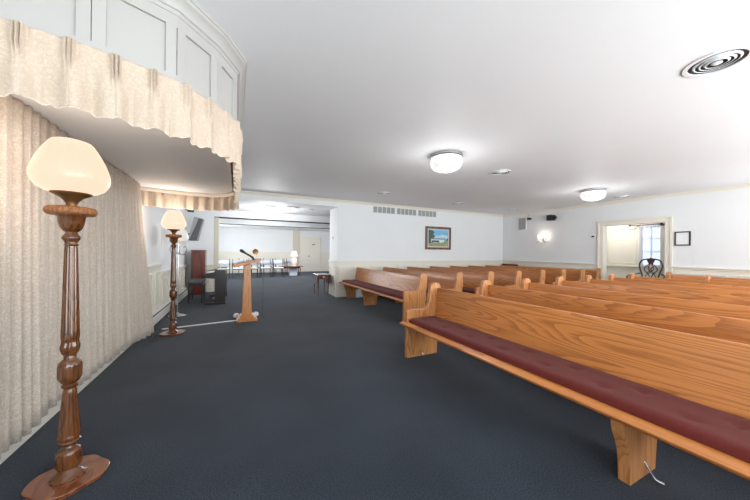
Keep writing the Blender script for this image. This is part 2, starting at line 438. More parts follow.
# valance: pinch-pleated damask hung on the bulkhead face
def resample(path, step):
    out = []; s = 0
    P = [Vector(p) for p in path]
    # round the corners a little
    Q = [P[0]]
    for i in range(1, len(P)-1):
        a = P[i]+(P[i-1]-P[i]).normalized()*.04; c = P[i]+(P[i+1]-P[i]).normalized()*.04
        Q += [a, (a+c+2*P[i])/4, c]
    Q.append(P[-1]); P = Q
    for i in range(len(P)-1):
        d = P[i+1]-P[i]; L = d.length; t = 0
        while s+t < 1e9 and t < L:
            out.append((P[i]+d*(t/L), s+t)); t += step
        s += L
    out.append((P[-1], s)); return out
def build_valance():
    pts = resample(BK, .0027)
    # smooth normals
    N = []
    for i in range(len(pts)):
        a = pts[max(0, i-9)][0]; c = pts[min(len(pts)-1, i+9)][0]
        d = (c-a).normalized(); N.append(Vector((d.y, -d.x)))
    S = pts[-1][1]; np_ = round(S/.148); sp = S/np_
    bm = new(); zs = [0, .012, .035, .06, .085, .11, .14, .17, .2, .23, .262, .285, .305, .31]
    rnd = [random.uniform(.75, 1.25) for _ in range(np_+3)]; ph = [random.uniform(-.35, .35) for _ in range(np_+3)]
    grid = []
    for i, (p, s) in enumerate(pts):
        k = int(s/sp); fr = s/sp-k; dist = min(fr, 1-fr)*sp      # distance to the nearest pinch
        kk = k if fr < .5 else k+1
        row = []
        for z in zs:
            t = z/.31
            pin = math.exp(-(z/.10)**2)
            fing = (.030*math.exp(-(dist/.0045)**2)+.024*math.exp(-((dist-.0125)/.004)**2))*(1 if z < .09 else math.exp(-(z-.09)/.03))
            wave = .026*rnd[kk]*math.cos(2*PI*(fr+ph[kk]*.12*t))*min(1, max(0, t-.12)*1.6)**.9
            fing -= .005*math.exp(-((dist-.024)/.008)**2)*(1 if z < .09 else math.exp(-(z-.09)/.04))
            wave2 = .007*math.sin(2*PI*fr*2+ph[k]*6)*t
            off = .022+fing+wave+wave2
            zz = Z0+.045-z + (.008*rnd[kk]*math.sin(2*PI*fr*1.0+ph[kk]*4)+.004*math.cos(2*PI*fr*3+ph[k]*9))*t*t
            row.append(bm.verts.new((p.x+N[i].x*off, p.y+N[i].y*off, zz)))
        grid.append(row)
    for a, c in zip(grid, grid[1:]):
        for j in range(len(zs)-1):
            bm.faces.new((a[j], c[j], c[j+1], a[j+1]))
    return bm, [(r[-1].co.copy()) for r in grid]
vb, edge = build_valance()
val = obj('valance', vb, M['valance'], solid=.003, smooth=80)
tag(val, 'cream pinch-pleated valance hanging round the curved overhead bulkhead', 'valance')
b = new(); tube(b, [e for e in edge[::5]], .0022, 5); obj('piping', b, M['piping'], val, label='pale piping along the lower edge')
b = new(); sweep(b, BK, [(-.02, .001), (.004, .001), (.004, -.05), (-.02, -.05)], Z0); obj('heading_board', b, M['piping'], val)

# pleated curtain across the alcove wall
def build_curtain(y0, y1):
    bm = new(); n = int((y1-y0)/.008); zs = [2.165-.0, 2.12, 2.05, 1.9, 1.6, 1.2, .8, .45, .2, .095]
    grid = []; ph = 0
    fr = [random.uniform(.75, 1.3) for _ in range(200)]; am = [random.uniform(.6, 1.25) for _ in range(200)]
    phase = 0
    for i in range(n+1):
        y = y0+(y1-y0)*i/n; k = int(phase/(2*PI)); phase += .008*2*PI/(.098*fr[k])
        row = []
        for z in zs:
            t = 1-(z/2.165)
            a = (.016+.016*t)*am[k]
            x = XL+.075+a*math.sin(phase)+.006*math.sin(phase*2.0+1.2+t*2)+.008*math.sin(y*3.1+t*1.5)
            flare = .13*t*max(0, min(1, (y-4.1)/.8))**1.5
            yy = y+.008*math.sin(t*3+k)+flare*1.9
            row.append(bm.verts.new((x+flare, yy, z+(.010*math.sin(y*9) if z < .1 else 0)-flare*.35)))
        grid.append(row)
    for a, c in zip(grid, grid[1:]):
        for j in range(len(zs)-1): bm.faces.new((a[j], c[j], c[j+1], a[j+1]))
    return bm
cur = obj('curtain', build_curtain(1.76, 4.93), M['curtain'], solid=.003, smooth=80)
tag(cur, 'long cream damask curtain in deep folds along the left wall', 'curtain')

# ------------------------------------------------------------------ torchiere lamps
def flute(n, depth, z0, z1):
    def f(r, z, a):
        if z0 < z < z1: return r*(1-depth*(.5-.5*math.cos(n*a))**.7)
        return r
    return f
def make_lamp(label):
    t = thing('torchiere_lamp', label, 'floor lamp', group='mahogany torchiere lamps')
    b = new()
    def lobes(r, z, a): return r*(1+.05*math.cos(4*a)-.02*math.cos(8*a))
    lathe(b, [(.14, 0), (.148, .003), (.150, .010), (.143, .013), (.145, .015), (.158, .019), (.160, .026), (.156, .030)], n=96, rfun=lobes)
    obj('base', b, M['mahog_base'], t, bevel=0, smooth=40)
    b = new()
    lathe(b, [(.072, .030), (.073, .036), (.058, .046), (.045, .062), (.036, .072), (.033, .078)], n=40)
    lathe(b, [(.030, .078), (.046, .083), (.050, .090), (.053, .096), (.054, .150), (.050, .158), (.050, .166), (.043, .178), (.031, .186), (.024, .194), (.024, .203)], n=72, rfun=flute(12, .06, .094, .152))
    lathe(b, [(.026, .203), (.034, .209), (.044, .216), (.046, .224), (.040, .231), (.044, .238), (.046, .246), (.043, .256)], n=40)
    lathe(b, [(.044, .256), (.045, .270), (.029, .480), (.026, .500), (.023, .508)], n=96, rfun=flute(14, .10, .262, .488))
    lathe(b, [(.023, .508), (.033, .518), (.034, .528), (.026, .534), (.032, .540), (.038, .548), (.040, .553)], n=40)
    lathe(b, [(.040, .553), (.047, .566), (.049, .580), (.049, .632), (.045, .650), (.036, .662), (.026, .672), (.0255, .690)], n=72, rfun=flute(12, .07, .572, .636))
    lathe(b, [(.026, .690), (.033, .700), (.040, .722), (.041, .740), (.036, .757), (.035, .772), (.037, .778)], n=72, rfun=flute(10, .14, .695, .775))
    obj('turned_base_column', b, M['mahog'], t, smooth=50)
    b = new()
    lathe(b, [(.036, .778), (.0375, .79), (.0365, .82), (.027, 1.265), (.0255, 1.283)], n=96, rfun=flute(14, .11, .80, 1.27))
    obj('fluted_shaft', b, M['mahog'], t, smooth=50)
    b = new()
    lathe(b, [(.0255, 1.283), (.030, 1.290), (.026, 1.298), (.030, 1.312), (.038, 1.322), (.038, 1.334), (.026, 1.348), (.024, 1.358), (.034, 1.366), (.045, 1.382), (.053, 1.41), (.056, 1.440), (.062, 1.446), (.062, 1.450)], n=48)
    obj('capital', b, M['mahog'], t, smooth=50)
    b = new()
    lathe(b, [(.060, 1.448), (.088, 1.450), (.098, 1.460), (.101, 1.472), (.098, 1.486), (.088, 1.494), (.030, 1.497)], n=120, rfun=lambda r, z, a: r*(1+(.022*math.cos(30*a) if r > .08 else 0)))
    obj('carved_collar', b, M['carve'], t, smooth=60, label='carved gilt collar under the shade')
    b = new()
    lathe(b, [(.024, 1.496), (.022, 1.512), (.030, 1.528), (.045, 1.545), (.066, 1.557), (.082, 1.566), (.083, 1.571), (.078, 1.573)], n=48)
    obj('shade_holder', b, M['bronze'], t, smooth=60)
    b = new()
    lathe(b, [(.076, 1.570), (.105, 1.578), (.132, 1.596), (.149, 1.622), (.157, 1.650), (.156, 1.676), (.147, 1.710), (.131, 1.755), (.110, 1.800), (.088, 1.838), (.079, 1.848), (.070, 1.852), (.02, 1.856)], n=64)
    obj('lamp_shade', b, M['shade'], t, smooth=80, label='glowing frosted glass shade')
    return t
_nt = M['shade'].node_tree; _mx = _nt.nodes.new('ShaderNodeMixShader'); _tp = _nt.nodes.new('ShaderNodeBsdfTransparent')
_tp.inputs[0].default_value = (1, .93, .85, 1); _mx.inputs[0].default_value = .22     # frosted glass lets part of the bulb's light through
_nt.links.new(_nt.nodes['Principled BSDF'].outputs[0], _mx.inputs[1]); _nt.links.new(_tp.outputs[0], _mx.inputs[2]); _nt.links.new(_mx.outputs[0], _nt.nodes['Material Output'].inputs[0])
l1 = make_lamp('tall mahogany torchiere lamp with glowing shade, closest to the camera beside the curtain')
l1.location = (-.804, 2.125, 0)
l2 = dup(l1, 'tall mahogany torchiere lamp with glowing shade at the far end of the curtain', (-.83, 5.16, 0), .6)
l2.children
# lamp cords
for lamp, pts in ((l1, [(-.92, 2.05, .006), (-1.03, 2.02, .006), (-1.10, 2.0, .006), (-1.19, 1.85, .006)]),
                  (l2, [(-.95, 5.12, .006), (-1.06, 5.0, .006), (-1.0, 4.93, .006), (-1.04, 4.84, .006), (-1.05, 5.05, .006), (-1.10, 5.3, .006), (-1.08, 5.5, .006), (-1.19, 5.6, .006)])):
    Mi = (Matrix.Translation(lamp.location) @ Matrix.Rotation(lamp.rotation_euler.z, 4, 'Z')).inverted()
    b = new(); tube(b, curve_pts([Mi @ Vector(p) for p in pts], 6), .004, 6); obj('power_cord', b, M['dcord'], lamp)
b = new(); vs = bx(b, 0, 1.08, -.02, .02, 0, .012)
o = obj('floor_cord_cover', b, M['cord'], bevel=.004); o.location = (-1.03, 5.52, 0); o.rotation_euler = (0, 0, math.atan2(.17, 1.07))
tag(o, 'straight white cord cover strip on the carpet running to the wooden lectern', 'cord cover')

# silver lamp behind the second torchiere
t = thing('silver_floor_lamp', 'slim silver floor lamp with curled arms behind the farther mahogany torchiere', 'floor lamp', (-.98, 6.55, 0))
b = new(); lathe(b, [(.15, 0), (.155, .01), (.14, .02), (.06, .032), (.02, .05), (.012, .07)], n=40); obj('base', b, M['chrome'], t)
b = new(); tube(b, [(0, 0, .05), (0, 0, 1.40)], .012, 10); obj('pole', b, M['chrome'], t)
for k in range(4):
    a = k*PI/2+.3; c, s = math.cos(a), math.sin(a)
    b = new(); tube(b, curve_pts([(0, 0, 1.22), (.07*c, .07*s, 1.17), (.13*c, .13*s, 1.24), (.12*c, .12*s, 1.33), (.08*c, .08*s, 1.30)], 6), .007, 8); obj('arm', b, M['chrome'], t)
b = new(); lathe(b, [(.03, 1.38), (.09, 1.40), (.15, 1.44), (.165, 1.50), (.15, 1.58), (.10, 1.68), (.03, 1.70)], n=40)
obj('lamp_shade', b, mat('white_globe', rgb(190, 188, 184), .3, emit=rgb(255, 248, 235), estr=.25), t)

# ------------------------------------------------------------------ heater along the left wall
b = new()
prism(b, [(XL+.012, .02), (XL+.09, .02), (XL+.09, .15), (XL+.075, .165), (XL+.075, .185), (XL+.012, .21)], 5.65, 9.6, 'Y')
o = obj('baseboard_heater', b, M['heater'], bevel=.003); tag(o, 'long white baseboard heater along the left wall past the curtain', 'heater')
b = new(); bx(b, XL+.073, XL+.088, 5.7, 9.55, .166, .180); obj('air_slot', b, M['dark'], o)

# ------------------------------------------------------------------ pews
def pew_end_outline():
    # x from the front of the panel, z up
    pts = [(.0, 0), (.45, 0), (.455, .30), (.475, .60), (.492, .80)]
    for a in range(0, 181, 20):
        pts.append((.418+.076*math.cos(math.radians(a)), .835+.052*math.sin(math.radians(a))))
    pts += [(.332, .78), (.322, .70), (.312, .63), (.292, .588), (.26, .572), (.12, .572), (.05, .575), (.018, .568), (.002, .548)]
    return pts
END = pew_end_outline()
SUP = [(.03, .40), (.42, .40), (.44, .395), (.40, 0), (.10, 0), (.095, .10), (.085, .17), (.06, .235), (.03, .29), (.015, .34), (.02, .40)]
def make_pew(kind, L, sups, label, group, both=False):
    """origin: floor at the front of the aisle end panel; runs along local +Y for L"""
    t = thing('pew', label, 'pew', group=group)
    b = new(); prism(b, END, 0, .055, 'Y'); e = obj('end_panel', b, M['oak_end'], t, bevel=.008)
    if both:
        b = new(); prism(b, END, L-.055, L, 'Y'); obj('end_panel', b, M['oak_end'], t, bevel=.008)
    y0, y1 = .056, (L-.056 if both else L)
    b = new()
    prism(b, [(-.075, .412), (-.06, .400), (.40, .385), (.41, .405), (.41, .425), (-.06, .432), (-.078, .424)], -.0 if False else y0, y1, 'Y')
    prism(b, [(-.075, .412), (-.06, .401), (-.001, .400), (-.001, .431), (-.06, .432), (-.078, .424)], .002, y0+.001, 'Y')
    obj('seat_board', b, M['oak_edge'], t, bevel=.003)
    b = new()
    prism(b, [(.385, .405), (.41, .55), (.43, .70), (.442, .808), (.452, .822), (.472, .822), (.474, .80), (.455, .60), (.44, .36), (.415, .36)], y0, y1, 'Y')
    obj('backrest', b, M['oak'], t, bevel=.002, smooth=30)
    # cushion, tufted
    b = new(); c0, c1 = y0+.01, y1-.01; ny = int((c1-c0)/.035)
    us = [0, .02, .07, .15, .25, .33, .38, .44, .52, .6, .65, .72, .82, .92, .98, 1]
    tx0, tx1 = .015, .395
    tuft = []
    k = 0; yy = c0+.14
    while yy < c1-.1:
        tuft.append((yy, tx0+(tx1-tx0)*.32)); tuft.append((yy+.13, tx0+(tx1-tx0)*.66)); yy += .36
    rows = []
    for i in range(ny+1):
        y = c0+(c1-c0)*i/ny; row = []
        ey = min(y-c0, c1-y)
        for u in us:
            x = tx0+(tx1-tx0)*u; ex = min(u, 1-u)*(tx1-tx0)
            h = .052*min(1, (min(ex, ey)/.02+.25))**.5
            for (ty, tx) in tuft:
                if abs(ty-y) < .12:
                    d2 = (ty-y)**2+(tx-x)**2
                    h -= .020*math.exp(-d2/.0009)
            row.append(b.verts.new((x, y, .430+h)))
        rows.append(row)
    for a, c in zip(rows, rows[1:]):
        for j in range(len(us)-1): b.faces.new((a[j], c[j], c[j+1], a[j+1]))
    lo = [[b.verts.new((tx0+.002, r[0].co.y, .432)), b.verts.new((tx1, r[0].co.y, .432))] for r in rows]
    for (a, la), (c, lc) in zip(zip(rows, lo), zip(rows[1:], lo[1:])):
        b.faces.new((a[0], la[0], lc[0], c[0])); b.faces.new((a[-1], c[-1], lc[1], la[1]))
    b.faces.new([lo[0][0]]+rows[0]+[lo[0][1]]); b.faces.new([lo[-1][1]]+rows[-1][::-1]+[lo[-1][0]])
    cu = obj('cushion', b, M['cushion'], t, smooth=60, label='tufted maroon seat cushion')
    b = new()
    for ty, tx in tuft:
        lathe(b, [(.009, 0), (.008, .003), (.003, .005)], tx, ty, .430+.052-.0205, n=8)
    bo = obj('tuft_buttons', b, M['button'], cu); bo['kind'] = 'stuff'
    for s in sups:
        b = new(); prism(b, SUP, s-.030, s+.030, 'Y'); lg = obj('leg', b, M['oak_end'], t, bevel=.006)
        b = new(); g = 1 if both else -1; tube(b, curve_pts([(.26, s+g*.028, .09), (.262, s+g*.046, .06), (.268, s+g*.075, .015), (.275, s+g*.11, .009)], 4), .006, 6); obj('floor_bracket', b, M['chrome'], lg)
    b = new(); tube(b, curve_pts([(.22, (-.004), .07), (.22, -.012, .03), (.225, -.03, .008)] if not both else [(.22, .06, .07), (.22, .066, .03), (.225, .085, .008)], 4), .006, 6)
    obj('floor_bracket', b, M['chrome'], t)
    return t
NF = [1.85, 2.74, 3.60, 4.45, 5.30, 6.10, 6.88]
ordn = ['first', 'second', 'third', 'fourth', 'fifth', 'sixth', 'seventh']
# near block: local +Y points to world -Y, so the pew is mirrored about x; build with rotation handled by negative length
def mirrored(root):
    """reflect a pew's meshes in Y so that it runs towards -Y"""
    for ch in list(root.children_recursive):
        me = ch.data
        for v in me.vertices: v.co.y = -v.co.y
        me.flip_normals()
near = make_pew('near', 4.6, [2.12, ], 'oak pew with maroon cushion at the very front of the right-hand block, nearest the camera', 'oak pews in the right-hand block', both=True)
mirrored(near); near.location = (NF[0], 2.92, 0)
for k in range(1, 7):
    dup(near, 'oak pew, %s row from the front in the right-hand block of pews' % ordn[k], (NF[k], 2.92, 0))
dup(near, 'oak pew one row before the last, its end set back beyond the carved chair', (7.66, 2.08, 0))
dup(near, 'oak pew of the last row, close against the right wall beside the doorway', (8.42, 2.86, 0))
FF = [2.64, 3.50, 4.34, 5.20, 6.03, 6.84, 7.66, 8.42]
far = make_pew('far', 3.24, [1.90, 3.08], 'oak pew with maroon cushion, front row of the block along the picture wall', 'oak pews in the block along the picture wall')
far.location = (FF[0], 4.20, 0)
for k in range(1, 8):
    lab = 'oak pew, %s row from the front, in the block along the picture wall' % ordn[k] if k < 7 else 'oak pew, last row of the block along the picture wall, by the corner'
    dup(far, lab, (FF[k], 4.20, 0))
# folded maroon pad on the last pew
b = new(); prism(b, [(8.90, .80), (8.935, .80), (8.95, .86), (8.93, .875), (8.88, .87), (8.85, .83), (8.862, .82), (8.885, .85), (8.905, .85)], 6.75, 7.35, 'Y')
tag(obj('maroon_cloth', b, M['cushion'], bevel=.004), 'dark maroon cloth draped over the back of the last pew near the room corner', 'cloth')
# small wooden post on the pew top near the right edge
# pale block added for a bluish-white patch behind the front far pew
b = new(); bx(b, 2.98, 3.22, 7.20, 7.38, 0, .20); o = obj('pale_patch_block', b, M['bluebox'], bevel=.01)
tag(o, 'small pale block added for a bluish-white patch behind the front pew', 'box')

# ------------------------------------------------------------------ lectern
t = thing('lectern', 'oak lectern with slanted top standing on the open carpet', 'lectern', (.20, 5.72, 0))
b = new(); bx(b, -.17, .17, -.20, .20, 0, .035); bx(b, -.145, .145, -.17, .17, .035, .065); bx(b, -.11, .11, -.13, .13, .065, .095)
obj('base', b, M['podium'], t, bevel=.006)
b = new()
A = [b.verts.new(p) for p in ((-.080, -.10, .095), (.080, -.10, .095), (.080, .10, .095), (-.080, .10, .095))]
B_ = [b.verts.new(p) for p in ((-.055, -.09, .99), (.055, -.09, 1.03), (.055, .09, 1.03), (-.055, .09, .99))]
b.faces.new(A[::-1]); b.faces.new(B_)
for i in range(4): b.faces.new((A[i], A[(i+1) % 4], B_[(i+1) % 4], B_[i]))
obj('column', b, M['podium'], t, bevel=.01)
b = new()
prism(b, [(-.225, .965), (.22, 1.075), (.22, 1.125), (-.205, 1.025), (-.215, 1.035), (-.23, 1.03)], -.25, .25, 'Y')
obj('slanted_top', b, M['oak_edge'], t, bevel=.005)
b = new(); vs = bx(b, -.20, -.02, -.15, .15, 0, .006)
tr(vs, Matrix.Translation((0, 0, 1.075)) @ Matrix.Rotation(-math.atan2(.10, .425), 4, 'Y'))
o = obj('paper_sheet', b, M['paper']); o.location = (.20, 5.72, .005); tag(o, 'white paper lying on the slanted lectern top', 'paper')
t = thing('microphone', 'black microphone on a short stand leaning over the lectern top', 'microphone', (.30, 5.62, 1.095))
b = new(); tube(b, curve_pts([(0, 0, 0), (-.005, 0, .03), (-.03, 0, .055), (-.17, -.02, .145)], 6), .017, 8); obj('stem', b, M['black'], t)
b = new(); tube(b, [(-.14, -.016, .125), (-.17, -.02, .145), (-.21, -.026, .172), (-.225, -.028, .181)], [.018, .026, .028, .016], 12); obj('microphone_head', b, M['black'], t)
b = new(); tube(b, curve_pts([(.06, .06, -.02), (.155, .06, .0), (.17, .06, -.18), (.17, .06, -.8), (.165, .04, -1.085)], 6), .0025, 6); obj('cable', b, M['dcord'], t)
t = thing('reading_lamp', 'small brass reading lamp with a round head on the lectern', 'lamp', (.36, 5.66, 1.11))
b = new(); tube(b, [(0, 0, 0), (0, 0, .10), (-.02, 0, .125)], .006, 8); obj('stem', b, M['chrome'], t)
b = new(); lathe(b, [(.02, -.022), (.048, -.012), (.052, 0), (.048, .012), (.02, .022)], n=28)
for v in b.verts: v.co = Matrix.Translation((-.025, 0, .135)) @ Matrix.Rotation(PI/2-.3, 4, 'X') @ v.co
obj('lamp_head', b, M['brass'], t)
for dx, lab, sx in ((-.17, 'white cloth bundled on the carpet at the left of the lectern base', 1), (.17, 'white cloth bundled on the carpet at the right of the lectern base', -1)):
    b = new(); lathe(b, [(.06, 0), (.07, .02), (.06, .055), (.03, .075)], n=20, rfun=lambda r, z, a: r*(1+.15*math.sin(5*a)))
    for v in b.verts: v.co.z += random.uniform(0, .008) if v.co.z > .01 else 0
    o = obj('white_cloth', b, M['paper'], smooth=60); o.location = (.20+dx*1.0, 5.99, 0); o.scale = (.75, .75, .9); tag(o, lab, 'cloth', 'white cloths at the lectern base')

# ------------------------------------------------------------------ digital piano, bench, cabinet, tv
t = thing('digital_piano', 'black upright digital piano seen from its end, sheet music on top', 'piano', (-.40, 7.55, 0))
b = new(); prism(b, [(-.02, .05), (.20, .05), (.20, .78), (.17, .80), (.0, .80), (-.05, .745), (-.235, .72), (-.245, .64), (-.18, .615), (-.02, .60)], 0, .035, 'Y'); obj('side_panel', b, M['piano'], t, bevel=.004)
b = new(); prism(b, [(-.02, .05), (.20, .05), (.20, .78), (.17, .80), (.0, .80), (-.05, .745), (-.235, .72), (-.245, .64), (-.18, .615), (-.02, .60)], 1.345, 1.38, 'Y'); obj('side_panel', b, M['piano'], t, bevel=.004)
b = new(); prism(b, [(-.02, .60), (.19, .60), (.19, .78), (.16, .79), (.01, .79), (-.05, .73), (-.05, .70), (-.225, .69), (-.235, .65), (-.18, .63)], .035, 1.345, 'Y'); obj('keyboard_case', b, M['piano'], t, bevel=.003)
b = new()
for k in range(52): bx(b, -.215, -.07, .06+k*.0237, .06+k*.0237+.0225, .69, .708)
obj('keyboard', b, M['keys'], t)
b = new(); bx(b, .15, .18, .035, 1.345, .15, .60); obj('back_panel', b, M['piano'], t)
for y in (0, 1.345):
    b = new(); bx(b, -.22, .21, y-.01, y+.045, 0, .05); obj('foot', b, M['piano'], t, bevel=.01)
b = new(); bx(b, -.10, -.02, .60, .78, .03, .06); obj('pedals', b, M['brass'], t)
b = new(); vs = bx(b, 0, .22, 0, .30, 0, .012); o = obj('sheet_music', b, M['paper']); o.location = (-.38, 7.70, .80)
tag(o, 'white sheets of music lying flat on top of the black piano', 'sheet music')
b = new(); vs = bx(b, 0, .010, 0, .26, 0, .20); tr(vs, Matrix.Rotation(.25, 4, 'Y')); o = obj('songbook', b, M['paper']); o.location = (-.34, 8.1, .812)
tag(o, 'white songbook standing open on top of the black piano', 'book')
t = thing('piano_bench', 'black piano bench with grey padded seat in front of the keyboard', 'bench', (-.84, 7.90, 0))
b = new(); bx(b, -.16, .16, 0, .70, .47, .525); obj('seat', b, mat('bench_pad', rgb(84, 86, 90), .5), t, bevel=.015)
b = new(); bx(b, -.15, .15, .01, .69, .42, .47); obj('seat_frame', b, M['piano'], t, bevel=.003)
for x in (-.15, .115):
    for y in (.01, .655):
        b = new(); bx(b, x, x+.035, y, y+.035, 0, .42); obj('leg', b, M['piano'], t, bevel=.003)
t = thing('mahogany_cabinet', 'tall narrow reddish cabinet standing against the wall behind the piano', 'cabinet', (-.93, 9.60, 0))
b = new(); bx(b, -.17, .17, -.22, .22, .05, 1.24); obj('body', b, M['redwood'], t, bevel=.004)
b = new(); bx(b, -.18, .18, -.23, .23, 1.24, 1.262); obj('top', b, M['redwood'], t, bevel=.004)
b = new(); bx(b, -.18, .18, -.23, .23, 0, .05); obj('plinth', b, M['redwood'], t, bevel=.004)
t = thing('wall_speaker', 'grey wedge-shaped speaker tilted forward high on the left wall', 'speaker', (XL, 9.15, 1.53))
b = new(); prism(b, [(.11, .02), (.115, .0), (.20, .0), (.36, .62), (.255, .65)], 0, .36, 'Y'); obj('housing', b, M['shell'], t, bevel=.006)
b = new(); prism(b, [(.135, -.01), (.32, -.01), (.465, .59), (.37, .61)], -.012, .372, 'Y'); obj('grille', b, M['screen'], t, bevel=.004, label='dark grey side and grille')
b = new(); bx(b, .0, .03, .08, .30, .02, .32); tube(b, [(.02, .2, .15), (.20, .2, .20)], .02, 8); obj('wall_bracket', b, M['black'], t)
t = thing('security_camera', 'small black box camera high on the left wall above the wedge speaker', 'camera', (XL, 9.55, 2.34))
b = new(); bx(b, .05, .20, -.06, .06, 0, .13); obj('body', b, M['black'], t, bevel=.006)
b = new(); bx(b, 0, .06, -.02, .02, .05, .09); obj('mount', b, M['black'], t)
# pale board added for the bright zone of the silver lamp's shade
b = new(); bx(b, XL, XL+.02, 6.68, 7.35, 1.08, 1.75); bx(b, XL+.02, XL+.03, 6.72, 7.31, 1.12, 1.71, 1)
o = obj('bright_zone_board', b, [M['white'], M['paper']], bevel=.003); tag(o, 'pale board added on the left wall for the bright zone behind the farther torchiere', 'board')

# ------------------------------------------------------------------ far room furniture
def make_chair(label):
    t = thing('stacking_chair', label, 'chair', group='grey padded chairs in the far room')
    b = new(); bx(b, -.21, .21, -.22, .20, .40, .425); obj('seat_frame', b, M['black'], t, bevel=.006)
    b = new(); bx(b, -.22, .22, -.23, .19, .425, .47); obj('seat', b, M['paper'], t, bevel=.02, label='pale seat pad')
    b = new(); b2 = curve_pts([(-.21, .20, .60), (-.12, .225, .59), (0, .235, .585), (.12, .225, .59), (.21, .20, .60)], 5)
    top = [(-.21, .215, .79), (-.12, .24, .80), (0, .25, .805), (.12, .24, .80), (.21, .215, .79)]; t2 = curve_pts(top, 5)
    lo = [b.verts.new(p) for p in b2]; hi = [b.verts.new(p) for p in t2]
    for i in range(len(lo)-1): b.faces.new((lo[i], lo[i+1], hi[i+1], hi[i]))
    obj('backrest', b, M['grey_pad'], t, solid=.025, smooth=60, label='grey padded backrest')
    for s in (-1, 1):
        b = new(); tube(b, [(s*.225, .21, .86), (s*.225, .19, .45), (s*.235, .28, 0)], .013, 8); obj('leg', b, M['dkmetal'], t)
        b = new(); tube(b, [(s*.225, .15, .44), (s*.225, -.18, .44), (s*.235, -.26, 0)], .013, 8); obj('leg', b, M['dkmetal'], t)
        b = new(); tube(b, curve_pts([(s*.235, .20, .66), (s*.245, .0, .67), (s*.245, -.18, .65), (s*.235, -.20, .45)], 4), .012, 8); obj('armrest', b, M['dkmetal'], t)
    return t
row1 = [-.45, .13, .71, 1.29, 1.87]; row2 = [.40, .98, 1.56, 2.14, 2.72]
ch = make_chair('grey padded chair in the far room, front row, partly behind the piano'); ch.location = (row1[0], 14.3, 0)
labs = ['front row, just left of the lectern top', 'front row, directly behind the lectern column', 'front row, first one to the right of the lectern', 'front row, rightmost of the front row']
for x, l in zip(row1[1:], labs): dup(ch, 'grey padded chair, far room, '+l, (x, 14.3, 0), 0)
for k, x in enumerate(row2):
    l = ['leftmost of the back row', 'back row, second from the left', 'back row, the middle one of five', 'back row, behind the rightmost front chair', 'back row, rightmost, beside the dark table'][k]
    dup(ch, 'grey padded chair, far room, '+l, (x, 15.7, 0), 0)

def cab_leg(b, x, y, h, sx, sy, r=1):
    tube(b, curve_pts([(x, y, h), (x+sx*.02, y+sy*.02, h*.82), (x+sx*.005, y+sy*.005, h*.5), (x-sx*.01, y-sy*.01, h*.2), (x+sx*.015, y+sy*.015, 0.012)], 5),
         [c*r for c in curve_r(21)], 8)
def curve_r(n): return [(.024-.014*min(1, i/(n*.75))) + (.006 if i > n*.9 else 0) for i in range(n)]
t = thing('side_table', 'low dark mahogany table with curved legs under the white lamp in the far room', 'table', (2.55, 14.9, 0))
b = new(); bx(b, -.58, .58, -.26, .26, .46, .485); obj('top', b, M['redwood'], t, bevel=.008)
b = new(); bx(b, -.44, .44, -.22, .22, .38, .46); obj('apron', b, M['redwood'], t, bevel=.003)
for x in (-.42, .42):
    for y in (-.2, .2):
        b = new(); cab_leg(b, x, y, .40, 1 if x > 0 else -1, 1 if y > 0 else -1, 1.2); obj('leg', b, M['redwood'], t)
t = thing('table_lamp', 'white table lamp with a lit white shade on the far dark table', 'lamp', (2.70, 14.85, .485))
b = new(); lathe(b, [(.12, 0), (.13, .02), (.12, .04), (.14, .10), (.14, .38), (.11, .44), (.05, .46), (.03, .50)], n=28); obj('lamp_body', b, mat('ceramic_body', rgb(215, 204, 196), .3), t)
b = new(); lathe(b, [(.20, .50), (.19, .52), (.11, .76), (.10, .77)], n=32); obj('lamp_shade', b, mat('lit_shade', rgb(170, 160, 155), .6, emit=rgb(255, 236, 226), estr=.45), t)
b = new(); bx(b, -.19, .19, -.10, .15, 0, .36); o = obj('storage_box', b, M['bluebox'], bevel=.012); o.location = (2.68, 14.95, 0)
tag(o, 'pale blue grey box on the carpet under the far dark table', 'box')
# drop-leaf table beside the wall end
t = thing('drop_leaf_table', 'small mahogany drop-leaf table beside the end of the picture wall', 'table', (2.27, 8.13, 0))
b = new(); bx(b, -.19, .19, -.27, .29, .585, .603); obj('top', b, mat('polished_top', rgb(120, 112, 110), .18, coat=.6), t, bevel=.004)
b = new(); bx(b, -.165, .165, -.22, .25, .47, .585); obj('apron', b, M['redwood'], t, bevel=.002)
b = new(); bx(b, -.13, .13, -.235, -.22, .485, .57); d = obj('drawer', b, M['redwood'], t, bevel=.003)
b = new(); bx(b, -.035, .035, -.245, -.235, .515, .545); obj('drawer_pull', b, M['chrome'], d)
for s in (-1, 1):
    b = new(); pr = [(-.27, .59), (.29, .59), (.29, .46), (.24, .36), (.12, .32), (-.10, .32), (-.22, .36), (-.27, .46)]
    prism(b, pr, s*.195-.008, s*.195+.008, 'X'); obj('drop_leaf', b, mat('leaf_%d' % (s+1), rgb(110, 104, 104), .2, coat=.5), t, bevel=.003)
for x in (-.15, .15):
    for y in (-.20, .23):
        b = new(); cab_leg(b, x, y, .50, 0, 0, .85); obj('leg', b, M['redwood'], t)

# ------------------------------------------------------------------ carved chair in the doorway
t = thing('carved_armchair', 'dark carved open-back armchair standing in front of the doorway', 'armchair', (8.93, 3.27, 0))
